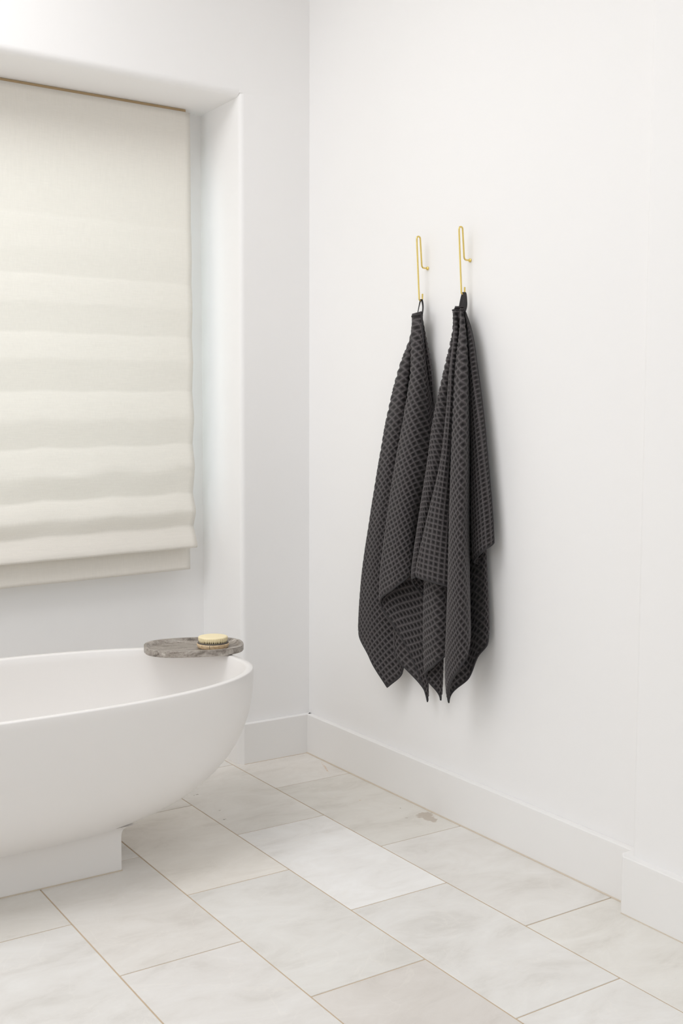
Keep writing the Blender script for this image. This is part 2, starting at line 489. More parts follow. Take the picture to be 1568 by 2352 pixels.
# header: prism along x, profile in y-z
RH = 0.026
prof = [(0.46, H_CEIL), (0.0, H_CEIL)] + [(RH - RH * math.cos(k / 6 * PI / 2), AZ + RH - RH * math.sin(k / 6 * PI / 2)) for k in range(7)] + [(0.46, AZ)]
va = [bm.verts.new((AXL - 0.02, y, z)) for y, z in prof]
vb = [bm.verts.new((JX, y, z)) for y, z in prof]
for i in range(len(prof)):
    j = (i + 1) % len(prof)
    bm.faces.new((va[i], va[j], vb[j], vb[i]))
bm.faces.new(va[::-1]); bm.faces.new(vb)
add_box(bm, AXL - 0.01, WX0, AY, 0.46, -0.02, AZ + 0.01)
add_box(bm, WX1, JX + 0.01, AY, 0.46, -0.02, AZ + 0.01)
add_box(bm, WX0, WX1, AY, 0.46, -0.02, WZ0)
add_box(bm, WX0, WX1, AY, 0.46, WZ1, AZ + 0.01)
structure(from_bm('wall_back', bm, M_WALL, smooth=True, angle=35))

# the alcove window: frame, mullion, glass
win = bpy.data.objects.new('window_1', None); COL.objects.link(win); structure(win)
win.location = ((WX0 + WX1) / 2, 0.40, WZ0)
hw, wh = (WX1 - WX0) / 2, WZ1 - WZ0
bm = bmesh.new()
ft = 0.045
add_box(bm, -hw, -hw + ft, -0.025, 0.03, 0, wh, 0.003)
add_box(bm, hw - ft, hw, -0.025, 0.03, 0, wh, 0.003)
add_box(bm, -hw + ft, hw - ft, -0.025, 0.03, 0, ft, 0.003)
add_box(bm, -hw + ft, hw - ft, -0.025, 0.03, wh - ft, wh, 0.003)
add_box(bm, -0.02, 0.02, -0.02, 0.025, ft, wh - ft, 0.003)
from_bm('window_frame', bm, M_TRIM, win)
for sx in (-1, 1):
    bm = bmesh.new()
    xa, xb = (0.02, hw - ft) if sx > 0 else (-hw + ft, -0.02)
    add_box(bm, xa, xb, 0.0, 0.006, ft, wh - ft)
    from_bm('pane', bm, M_GLASS, win)

# left wall with its tall window, wall behind the camera and ceiling with openings added for the fill lamps
bm = bmesh.new()
LY0, LY1, LZ0, LZ1 = -2.35, 0.0 - 0.05, 0.85, 2.85
add_box(bm, XL - 0.12, XL, YB, LY0, -0.02, H_CEIL)
add_box(bm, XL - 0.12, XL, LY1, 0.46, -0.02, H_CEIL)
add_box(bm, XL - 0.12, XL, LY0, LY1, -0.02, LZ0)
add_box(bm, XL - 0.12, XL, LY0, LY1, LZ1, H_CEIL)
structure(from_bm('wall_left', bm, M_WALL))
bm = bmesh.new()
add_box(bm, XL - 0.12, -3.15, YB - 0.12, YB, -0.02, H_CEIL)
add_box(bm, -0.45, 0.12, YB - 0.12, YB, -0.02, H_CEIL)
add_box(bm, -3.15, -0.45, YB - 0.12, YB, -0.02, 0.6)
add_box(bm, -3.15, -0.45, YB - 0.12, YB, 2.6, H_CEIL)
structure(from_bm('wall_front', bm, M_WALL))
bm = bmesh.new()
CZ0, CZ1 = H_CEIL, H_CEIL + 0.1
add_box(bm, XL - 0.12, -2.97, YB - 0.12, 0.46, CZ0, CZ1)
add_box(bm, -0.53, 0.12, YB - 0.12, 0.46, CZ0, CZ1)
add_box(bm, -2.97, -0.53, YB - 0.12, -5.22, CZ0, CZ1)
add_box(bm, -2.97, -0.53, -2.78, -1.57, CZ0, CZ1)
add_box(bm, -2.97, -0.53, -0.33, 0.46, CZ0, CZ1)
add_box(bm, -2.97, -2.92, -1.57, -0.33, CZ0, CZ1)
add_box(bm, -1.18, -0.53, -1.57, -0.33, CZ0, CZ1)
structure(from_bm('ceiling', bm, M_CEIL))

# baseboards
BT, BH, BB = 0.022, 0.146, 0.003
bm = bmesh.new()
add_prism(bm, [(0.0, 0.0), (-BT, -BT), (-BT, YP + 0.002), (0.0, YP + 0.002)][::-1], -0.002, BH, 0)
structure(from_bm('baseboard_right', bm, M_TRIM))
bm = bmesh.new()
pb = PD + BT
C = 0.016
add_prism(bm, [(-0.005, YP + BT), (-0.005, YB), (-pb, YB), (-pb, YP + BT - C), (-pb + C, YP + BT)], -0.002, BH + 0.0006, 0)
structure(from_bm('baseboard_pilaster', bm, M_TRIM))
bm = bmesh.new()
add_prism(bm, [(0.0, 0.0), (0.0, -BT), (JX - BT + 0.018, -BT), (JX - BT, -BT + 0.020), (JX - BT, AY), (JX + 0.01, AY), (JX + 0.01, 0.0)][::-1], -0.002, BH, 0)
structure(from_bm('baseboard_back', bm, M_TRIM))
bm = bmesh.new()
add_prism(bm, [(JX - BT, AY), (JX - BT, AY - BT), (AXL, AY - BT), (AXL, AY)][::-1], -0.002, BH, 0)
structure(from_bm('baseboard_alcove', bm, M_TRIM))
for o in list(COL.objects):
    if o.name.startswith('baseboard'):
        md = o.modifiers.new('bevel', 'BEVEL'); md.width = 0.0025; md.segments = 2; md.limit_method = 'ANGLE'; md.angle_limit = math.radians(40)
# bead of tan caulk where the boards meet the floor
bm = bmesh.new()
tube_mesh([Vector((-BT - 0.001, -BT, 0.0005)), Vector((-BT - 0.001, YP + BT, 0.0005))], 0.003, 6, bm=bm)
tube_mesh([Vector((-BT, -BT - 0.0005, 0.0)), Vector((JX - BT + 0.018, -BT - 0.0005, 0.0))], 0.0018, 6, bm=bm)
tube_mesh([Vector((-pb - 0.0005, YP + BT - C, 0.0)), Vector((-pb - 0.0005, YB, 0.0))], 0.002, 6, bm=bm)
structure(from_bm('trim_1', bm, M_CAULK))

# ================================================================ roman blind in the alcove
BX0, BX1, BY, BZ = -2.38, -0.353, 0.245, 2.331
blind = thing('roman_blind', 'cream linen roman blind hanging in the alcove behind the bathtub', 'blind', ((BX0 + BX1) / 2, BY, 0.68))
ox, oz = (BX0 + BX1) / 2, 0.68
# (z, how far the cloth stands out): creases pulled in, soft bellies pushed out
fold = [(2.331, 0), (2.1, 0.0016), (1.925, 0.0007), (1.918, 0), (1.91, 0.0019), (1.9, 0.0032), (1.81, 0.0071), (1.8, 0.0071), (1.79, 0.0061), (1.727, 0.0006), (1.722, 0), (1.717, 0.0011), (1.706, 0.0042), (1.635, 0.0108), (1.628, 0.0108), (1.62, 0.0094), (1.538, 0.0006), (1.533, 0), (1.528, 0.0014), (1.516, 0.0047), (1.452, 0.014), (1.442, 0.0143), (1.432, 0.0126), (1.345, 0.0006), (1.34, 0), (1.335, 0.0014), (1.322, 0.0052), (1.252, 0.0173), (1.243, 0.0176), (1.232, 0.016), (1.155, 0.0006), (1.15, 0), (1.145, 0.0019), (1.134, 0.0056), (1.064, 0.021), (1.055, 0.0215), (1.044, 0.0197), (0.976, 0.0007), (0.97, 0), (0.964, 0.0035), (0.953, 0.0085), (0.914, 0.0268), (0.905, 0.028), (0.896, 0.0262), (0.853, 0.0052), (0.847, 0.004), (0.84, 0.0065), (0.79, 0.031), (0.776, 0.0365), (0.77, 0.036), (0.767, 0.031), (0.774, 0.015)]
NX = 90
bm = bmesh.new()
rows = []
pts = []
for i in range(len(fold) - 1):
    (z0, d0), (z1, d1) = fold[i], fold[i + 1]
    ns = max(1, int(abs(z1 - z0) / 0.02))
    for k in range(ns):
        t = k / ns
        pts.append((z0 + (z1 - z0) * t, d0 + (d1 - d0) * t))
pts.append(fold[-1])
for (z, d) in pts:
    row = []
    for i in range(NX + 1):
        x = BX0 + (BX1 - BX0) * i / NX
        low = max(0.0, min(1.0, (2.0 - z) / 0.9))
        calm = max(0.12, min(1.0, (z - 0.78) / 0.10))
        wob = noise.noise(Vector((x * 3.1, z * 2.0, 3.0))) * 0.004 + noise.noise(Vector((x * 9.0, z * 5.0, 7.0))) * 0.0012
        sag = -0.0075 * low * calm * (1 - (((x + 0.42) % 0.245) / 0.1225 - 1) ** 2) + 0.026 * low * min(0.0, x + 0.353) * (1 if z < 1.3 else max(0.0, (1.9 - z) / 0.6))
        zz = z + (sag + wob * 0.9 * calm) * (0 if z > 2.25 else 1)
        mod = 0.85 + 0.3 * noise.noise(Vector((x * 4.0, round(z * 9), 1.0)))
        row.append(bm.verts.new((x - ox, -d * (mod if z > 0.85 else 1.0) - abs(wob) * 0.4 * calm, zz - oz)))
    rows.append(row)
for a, b in zip(rows[:-1], rows[1:]):
    for i in range(NX):
        bm.faces.new((a[i], a[i + 1], b[i + 1], b[i]))
fb = from_bm('fabric', bm, M_LINEN, blind, smooth=True)
md = fb.modifiers.new('solidify', 'SOLIDIFY'); md.thickness = 0.0014; md.offset = 1.0
# flap of cloth that hangs behind the lowest fold
bm = bmesh.new()
rows = []
for k in range(9):
    z = 0.790 - k * 0.0135
    rows.append([bm.verts.new((BX0 + 0.012 + (BX1 - 0.012 - BX0 - 0.012) * i / NX - ox, 0.004 - 0.002 * k / 8 + 0.002 * noise.noise(Vector((i * 0.2, k * 0.1, 0))), z - oz + 0.026 * (BX1 - BX0) * (i / NX - 1) + 0.002 * noise.noise(Vector((i * 0.12, 2, 0))))) for i in range(NX + 1)])
for a, b in zip(rows[:-1], rows[1:]):
    for i in range(NX):
        bm.faces.new((a[i], a[i + 1], b[i + 1], b[i]))
fl = from_bm('bottom_flap', bm, M_LINEN, blind, smooth=True)
md = fl.modifiers.new('solidify', 'SOLIDIFY'); md.thickness = 0.002
bm = bmesh.new()
add_box(bm, BX0 + 0.01 - ox, BX1 - 0.012 - ox, 0.008, 0.035, 2.310 - oz, AZ - oz - 0.0005, 0.001)  # strip added to stand for the shadow gap between blind and soffit
from_bm('gap_shade_strip', bm, M_GAP_SHADE, blind)
fl['label'] = 'shaded lower flap hanging behind the last fold'

# ================================================================ bathtub
TX, TY, TZ = -1.311, -0.501, 0.51
tub = thing('bathtub', 'white freestanding oval bathtub on a block foot below the blind', 'bathtub', (TX, TY, 0))
NA = 128
def sup(A, B, n, k):
    t = 2 * PI * k / NA
    c, s = math.cos(t), math.sin(t)
    return A * math.copysign(abs(c) ** (2 / n), c), B * math.copysign(abs(s) ** (2 / n), s)
rings = []
def ring(bm, A, B, n, z):
    return [bm.verts.new((*sup(A, B, n, k), z)) for k in range(NA)]
bm = bmesh.new()
ZB = 0.11
loop = []
NZ = 34
for i in range(NZ + 1):
    t = (i / NZ) ** 1.6
    s = math.sqrt(max(0.0, 1 - (1 - t) ** 2.4))
    zz = ZB + (TZ - 0.004 - ZB) * t
    loop.append(ring(bm, 0.30 + 0.45 * s, 0.15 + 0.224 * s, 2.5, zz))
# rim: outer soft edge, flat lip, inner soft edge
for (dA, dz) in ((-0.001, -0.0015), (-0.003, 0.0), (-0.018, 0.0), (-0.021, -0.0015), (-0.024, -0.005)):
    loop.append(ring(bm, 0.75 + dA, 0.374 + dA, 2.5, TZ + dz))
for i in range(1, 24):
    u = i / 23
    s = math.sqrt(max(0.0, 1 - u ** 2.6))
    z = TZ - 0.005 - 0.36 * u ** 0.9
    loop.append(ring(bm, 0.40 + 0.326 * s, 0.16 + 0.190 * s, 2.5, z))
loop.append(ring(bm, 0.2, 0.08, 2.4, TZ - 0.368))
for a, b in zip(loop[:-1], loop[1:]):
    for k in range(NA):
        bm.faces.new((a[k], a[(k + 1) % NA], b[(k + 1) % NA], b[k]))
bm.faces.new(loop[0][::-1]); bm.faces.new(loop[-1])
from_bm('basin', bm, M_TUB, tub, smooth=True, angle=60)
# block foot flaring softly into the basin
bm = bmesh.new()
def rrect(hx, hy, r, z, n=5):
    out = []
    for cx, cy, a in ((hx - r, hy - r, 0), (-hx + r, hy - r, PI / 2), (-hx + r, -hy + r, PI), (hx - r, -hy + r, 1.5 * PI)):
        for k in range(n + 1):
            out.append(bm.verts.new((cx + r * math.cos(a + PI / 2 * k / n), cy + r * math.sin(a + PI / 2 * k / n), z)))
    return out
rs = [rrect(0.295, 0.176, 0.006, 0.0015), rrect(0.295, 0.176, 0.006, 0.095), rrect(0.2965, 0.1775, 0.008, 0.106), rrect(0.301, 0.181, 0.010, 0.115), rrect(0.31, 0.187, 0.012, 0.1225), rrect(0.325, 0.195, 0.014, 0.128)]
for a, b in zip(rs[:-1], rs[1:]):
    for k in range(len(a)):
        bm.faces.new((a[k], a[(k + 1) % len(a)], b[(k + 1) % len(a)], b[k]))
bm.faces.new(rs[0][::-1]); bm.faces.new(rs[-1])
from_bm('foot', bm, M_TUB, tub, smooth=True, angle=40)
bm = bmesh.new()
add_box(bm, -0.2945, 0.2945, -0.1785, 0.1785, 0.0, 0.003)
s_ = from_bm('sealant', bm, M_CAULK, tub)
bm = bmesh.new()
bmesh.ops.create_cone(bm, cap_ends=True, segments=32, radius1=0.03, radius2=0.028, depth=0.004, matrix=Matrix.Translation((-0.1, 0, TZ - 0.366)))
from_bm('drain_cover', bm, M_STEEL, tub, smooth=True, angle=30)

# ================================================================ marble tray on the rim, brush on the tray
TRX, TRY, TRR = -0.6400, -0.3525, -0.375
tray = thing('marble_tray', 'oval grey-brown veined marble tray resting on the end of the bathtub rim', 'tray', (TRX, TRY, TZ), TRR)
bm = bmesh.new()
NA = 96
lp = []
za, zb_ = 0.0022, 0.0225
for A, B, z in ((0.145, 0.101, za), (0.1515, 0.1075, za), (0.154, 0.110, za + 0.003), (0.154, 0.110, zb_ - 0.001), (0.1532, 0.1092, zb_),
                (0.1455, 0.1015, zb_), (0.1445, 0.1005, zb_ - 0.001), (0.137, 0.093, 0.012), (0.133, 0.089, 0.0105), (0.06, 0.04, 0.0105)):
    lp.append(ring(bm, A, B, 2.6, z))
for a, b in zip(lp[:-1], lp[1:]):
    for k in range(NA):
        bm.faces.new((a[k], a[(k + 1) % NA], b[(k + 1) % NA], b[k]))
bm.faces.new(lp[0][::-1]); bm.faces.new(lp[-1])
from_bm('dish', bm, M_TRAY, tray, smooth=True, angle=35)

Ri = Matrix.Rotation(-TRR, 4, 'Z')
def rim_pt(phi, inset):
    c, s = math.cos(phi), math.sin(phi)
    A, B = 0.75 - inset, 0.374 - inset
    return Vector((TX + A * math.copysign(abs(c) ** 0.8, c), TY + B * math.copysign(abs(s) ** 0.8, s), TZ))
for phi in (0.062, 0.25, 0.42):
    w = rim_pt(phi, 0.0105)
    q = Ri @ (w - Vector((TRX, TRY, TZ)))
    bm = bmesh.new()
    bmesh.ops.create_cone(bm, cap_ends=True, segments=16, radius1=0.0075, radius2=0.0075, depth=0.0022, matrix=Matrix.Translation((q.x, q.y, 0.0011)))
    from_bm('rubber_pad', bm, M_RUBBER, tray)

BRX, BRY = -0.5870, -0.3790
brush = thing('bath_brush', 'round wooden bath brush with cream bristles lying bristles up on the marble tray', 'brush', (BRX, BRY, TZ + 0.0108), 0.1)
bm = bmesh.new()
NA = 64
lp = [ring(bm, a, a, 2.0, z) for a, z in ((0.043, 0.0), (0.0465, 0.001), (0.0495, 0.0055), (0.0505, 0.010), (0.0505, 0.0125), (0.049, 0.0142), (0.046, 0.0142))]
for a, b in zip(lp[:-1], lp[1:]):
    for k in range(NA):
        bm.faces.new((a[k], a[(k + 1) % NA], b[(k + 1) % NA], b[k]))
bm.faces.new(lp[0][::-1]); bm.faces.new(lp[-1])
from_bm('wooden_base', bm, M_WOOD, brush, smooth=True, angle=40)
bm = bmesh.new()
lp = [ring(bm, a, a, 2.0, z) for a, z in ((0.0475, 0.0135), (0.0485, 0.0148), (0.0478, 0.0166), (0.0455, 0.0176), (0.042, 0.0178))]
for a, b in zip(lp[:-1], lp[1:]):
    for k in range(NA):
        bm.faces.new((a[k], a[(k + 1) % NA], b[(k + 1) % NA], b[k]))
bm.faces.new(lp[0][::-1]); bm.faces.new(lp[-1])
from_bm('rubber_cushion', bm, simple('grey_brown_rubber', (0.115, 0.10, 0.085), 0.6), brush, smooth=True, angle=40)
bm = bmesh.new()
rb = random.Random(3)
NA = 64
# the dense crown, where the tufts have spread into one another
lp = [ring(bm, q, q, 2.0, z) for q, z in ((0.036, 0.0215), (0.0425, 0.0235), (0.0440, 0.0265), (0.0450, 0.0310), (0.0452, 0.0330), (0.0446, 0.0344), (0.041, 0.0352), (0.02, 0.0356))]
for a, b in zip(lp[:-1], lp[1:]):
    for k in range(NA):
        bm.faces.new((a[k], a[(k + 1) % NA], b[(k + 1) % NA], b[k]))
bm.faces.new(lp[0][::-1]); bm.faces.new(lp[-1])
for rg, cnt in ((0.0420, 46), (0.0360, 38), (0.029, 28)):
    for k in range(cnt):
        a = 2 * PI * (k + rb.uniform(-0.12, 0.12)) / cnt
        base = Vector((rg * math.cos(a), rg * math.sin(a), 0.0170))
        out = Vector((math.cos(a), math.sin(a), 0))
        prev = None
        for h, rr, lean in ((0.0, 0.0008, 0.0), (0.003, 0.0016, 0.0004), (0.006, 0.0025, 0.0008), (0.009, 0.0031, 0.0011), (0.0155, 0.0029, 0.0014)):
            c = base + Vector((0, 0, h)) + out * lean
            rgv = [bm.verts.new(c + Vector((math.cos(j * PI / 4), math.sin(j * PI / 4), 0)) * rr) for j in range(8)]
            if prev:
                for j in range(8):
                    bm.faces.new((prev[j], prev[(j + 1) % 8], rgv[(j + 1) % 8], rgv[j]))
            prev = rgv
        bm.faces.new(prev)
br = from_bm('bristles', bm, M_BRISTLE, brush, smooth=True, angle=60)
br['kind'] = 'stuff'
# brass-dark joint in the wooden rim: a thin slot
bm = bmesh.new()
aj = math.atan2(-3.1, -1.55) - 0.32
p0 = Vector((0.0506 * math.cos(aj), 0.0506 * math.sin(aj), 0))
vs = add_box(bm, -0.0004, 0.0004, -0.0004, 0.0004, 0.002, 0.0135)
bmesh.ops.translate(bm, verts=vs, vec=p0)
from_bm('joint', bm, M_RUBBER, brush)

# ================================================================ brass hooks
def make_hook(y, lean, label):
    root = thing('wall_hook', label, 'hook', (0, y, 1.70), 0, 'brass hooks on the right wall')
    P = []
    # post out of the wall, bend, rising wire, U-turn over the top, long front leg, short upturned tip towards the wall
    P += [(-0.002, 0), (-0.016, 0), (-0.0205, 0.0012), (-0.0235, 0.0045), (-0.0245, 0.010)]
    P += [(-0.0305, 0.082)]
    for k in range(9):
        a = PI * k / 8
        P.append((-0.0375 + 0.0065 * math.cos(a), 0.0875 + 0.0065 * math.sin(a)))
    P += [(-0.0442, 0.080), (-0.0335, -0.090)]
    for k in range(9):
        a = PI + PI * k / 8
        P.append((-0.0270 + 0.0062 * math.cos(a), -0.0945 + 0.0058 * math.sin(a)))
    P += [(-0.0206, -0.079)]
    pts = [Vector((x, lean * (z - 0.0), z)) for x, z in P]
    # densify straight runs a little
    bm = tube_mesh(pts, 0.0025, 12)
    from_bm('wire', bm, M_BRASS, root, smooth=True, angle=50)
    bm = bmesh.new()
    mt = Matrix.Translation((-0.002, 0, 0)) @ Matrix.Rotation(PI / 2, 4, 'Y')
    bmesh.ops.create_cone(bm, cap_ends=True, segments=24, radius1=0.0054, radius2=0.0054, depth=0.0036, matrix=mt)
    mt = Matrix.Translation((-0.0048, 0, 0)) @ Matrix.Rotation(-PI / 2, 4, 'Y')
    bmesh.ops.create_cone(bm, cap_ends=True, segments=24, radius1=0.0054, radius2=0.003, depth=0.0018, matrix=mt)
    from_bm('mounting_rosette', bm, M_BRASS, root, smooth=True, angle=40)
    return root
make_hook(-0.700, 0.0, 'bent brass wire hook nearer the room corner, left of the two hooks')
make_hook(-0.9035, 0.0, 'bent brass wire hook nearer the camera, right of the two hooks')

# ================================================================ waffle towels
# A towel is a flat sheet hung by the middle of one long edge. Each row below is one run of cloth that falls from the
# hook: (angle on the sheet, stretch, [(drop below the top, position along the wall, distance from the wall) ...]).
LEFT_TOWEL = [
    (-90, 1.0668, [(-0.0002, -0.7035, 0.036), (0.0576, -0.7, 0.026), (0.1779, -0.6994, 0.014), (0.3129, -0.7053, 0.012), (0.4623, -0.7034, 0.014), (0.6549, -0.6903, 0.014), (0.822, -0.6813, 0.014), (0.9912, -0.6721, 0.014), (1.1623, -0.6629, 0.014), (1.2759, -0.6644, 0.014)]),
    (-67, 1.0668, [(-0.0015, -0.6897, 0.034), (0.0561, -0.6796, 0.024), (0.1761, -0.6507, 0.018), (0.3124, -0.6164, 0.022), (0.4655, -0.5886, 0.026), (0.6643, -0.5578, 0.028), (0.8379, -0.5353, 0.028), (1.0127, -0.5249, 0.028), (1.1897, -0.5143, 0.028), (1.3071, -0.5154, 0.028)]),
    (-51.5, 1.0668, [(-0.0031, -0.6696, 0.034), (0.0557, -0.6659, 0.034), (0.1756, -0.6171, 0.046), (0.3124, -0.5748, 0.056), (0.4664, -0.5378, 0.062), (0.6676, -0.4911, 0.066), (0.8445, -0.4525, 0.068), (1.0224, -0.4361, 0.07), (1.1995, -0.4374, 0.07), (1.3183, -0.4383, 0.07)]),
    (-44.8, 1.045, [(-0.0028, -0.6704, 0.038), (0.0567, -0.6743, 0.042), (0.1777, -0.6614, 0.06), (0.3129, -0.6347, 0.073), (0.4644, -0.5987, 0.078), (0.6619, -0.5558, 0.082), (0.8349, -0.5258, 0.084), (1.0084, -0.5163, 0.085), (1.1817, -0.5199, 0.083), (1.2979, -0.522, 0.082)]),
    (-41.091, 1.0475, [(-0.0022, -0.6746, 0.042), (0.057, -0.6787, 0.042), (0.178, -0.6738, 0.054), (0.313, -0.6547, 0.064), (0.4638, -0.6225, 0.068), (0.6599, -0.5896, 0.07), (0.8312, -0.5652, 0.072), (1.0014, -0.5703, 0.071), (1.1699, -0.5896, 0.068), (1.2828, -0.6001, 0.066)]),
    (-37.8, 1.0492, [(-0.0018, -0.6784, 0.044), (0.0566, -0.6775, 0.036), (0.1773, -0.6678, 0.036), (0.3129, -0.6617, 0.042), (0.4637, -0.6391, 0.046), (0.6588, -0.6184, 0.048), (0.8285, -0.6038, 0.048), (0.9973, -0.6125, 0.046), (1.1626, -0.6424, 0.044), (1.2744, -0.6528, 0.042)]),
    (-18, 1.0482, [(0.0001, -0.7061, 0.038), (0.0573, -0.6956, 0.026), (0.178, -0.6983, 0.02), (0.313, -0.7072, 0.022), (0.4619, -0.7119, 0.024), (0.6535, -0.7034, 0.024), (0.8198, -0.6944, 0.024), (0.9874, -0.6898, 0.024), (1.1553, -0.6921, 0.024), (1.2679, -0.6936, 0.024)]),
    (0, 1.0472, [(0.0019, -0.7246, 0.042), (0.0598, -0.7277, 0.032), (0.1802, -0.7507, 0.024), (0.3134, -0.7642, 0.022), (0.4602, -0.7716, 0.021), (0.6482, -0.7754, 0.02), (0.811, -0.7735, 0.02), (0.9751, -0.7717, 0.02), (1.1402, -0.7719, 0.02), (1.2506, -0.7736, 0.02)]),
    (19, 1.0463, [(0.0013, -0.718, 0.042), (0.059, -0.7131, 0.036), (0.1795, -0.7254, 0.034), (0.3132, -0.7211, 0.036), (0.4617, -0.7124, 0.038), (0.6531, -0.6993, 0.038), (0.8193, -0.6902, 0.038), (0.9874, -0.6809, 0.038), (1.1567, -0.6762, 0.038), (1.2695, -0.6776, 0.038)]),
    (33.5, 1.0455, [(0.0004, -0.7052, 0.044), (0.0582, -0.6985, 0.04), (0.1784, -0.6901, 0.046), (0.3131, -0.6773, 0.052), (0.4629, -0.6595, 0.056), (0.6565, -0.6418, 0.06), (0.8245, -0.6301, 0.062), (0.9935, -0.6263, 0.063), (1.1633, -0.6278, 0.061), (1.2763, -0.6334, 0.059)]),
    (41.091, 1.059, [(0.001, -0.7104, 0.048), (0.0588, -0.7055, 0.042), (0.1793, -0.7124, 0.046), (0.3133, -0.7217, 0.05), (0.4611, -0.7255, 0.048), (0.6503, -0.7336, 0.042), (0.8115, -0.759, 0.036), (0.9737, -0.772, 0.034), (1.1395, -0.7642, 0.038), (1.2476, -0.7731, 0.042)]),
    (52, 0.9718, [(-0.0006, -0.6886, 0.05), (0.0581, -0.6887, 0.052), (0.1799, -0.7104, 0.068), (0.3135, -0.7035, 0.085), (0.4617, -0.6798, 0.098), (0.6533, -0.6522, 0.11), (0.8207, -0.6291, 0.115), (0.9877, -0.6298, 0.116), (1.1554, -0.6336, 0.115), (1.2675, -0.6371, 0.115)]),
    (58.8, 0.9725, [(0.0006, -0.7006, 0.054), (0.0596, -0.7067, 0.058), (0.1818, -0.7506, 0.08), (0.3139, -0.7547, 0.1), (0.4595, -0.7448, 0.116), (0.6468, -0.7274, 0.128), (0.8092, -0.7171, 0.134), (0.9728, -0.7125, 0.136), (1.1374, -0.7119, 0.136), (1.2475, -0.7131, 0.136)]),
    (63.3, 0.9643, [(0.0018, -0.7153, 0.055), (0.0604, -0.7196, 0.056), (0.1821, -0.7624, 0.074), (0.314, -0.776, 0.088), (0.4589, -0.7737, 0.098), (0.6457, -0.7577, 0.104), (0.8068, -0.7564, 0.104), (0.969, -0.7573, 0.104), (1.1321, -0.7594, 0.104), (1.2414, -0.7608, 0.104)]),
    (68.5, 0.9643, [(0.0029, -0.7293, 0.054), (0.0608, -0.7293, 0.05), (0.1812, -0.7549, 0.055), (0.3137, -0.7742, 0.05), (0.4594, -0.7842, 0.046), (0.6493, -0.7454, 0.046), (0.8142, -0.7263, 0.05), (0.9802, -0.7195, 0.05), (1.1476, -0.7149, 0.05), (1.2591, -0.7164, 0.05)]),
    (90, 0.9643, [(0.0032, -0.735, 0.05), (0.061, -0.735, 0.046), (0.1808, -0.7515, 0.044), (0.3136, -0.7803, 0.038), (0.4596, -0.7874, 0.03), (0.6484, -0.7682, 0.028), (0.8143, -0.7381, 0.03), (0.9817, -0.7225, 0.03), (1.1495, -0.7181, 0.03), (1.2612, -0.7196, 0.03)]),
]
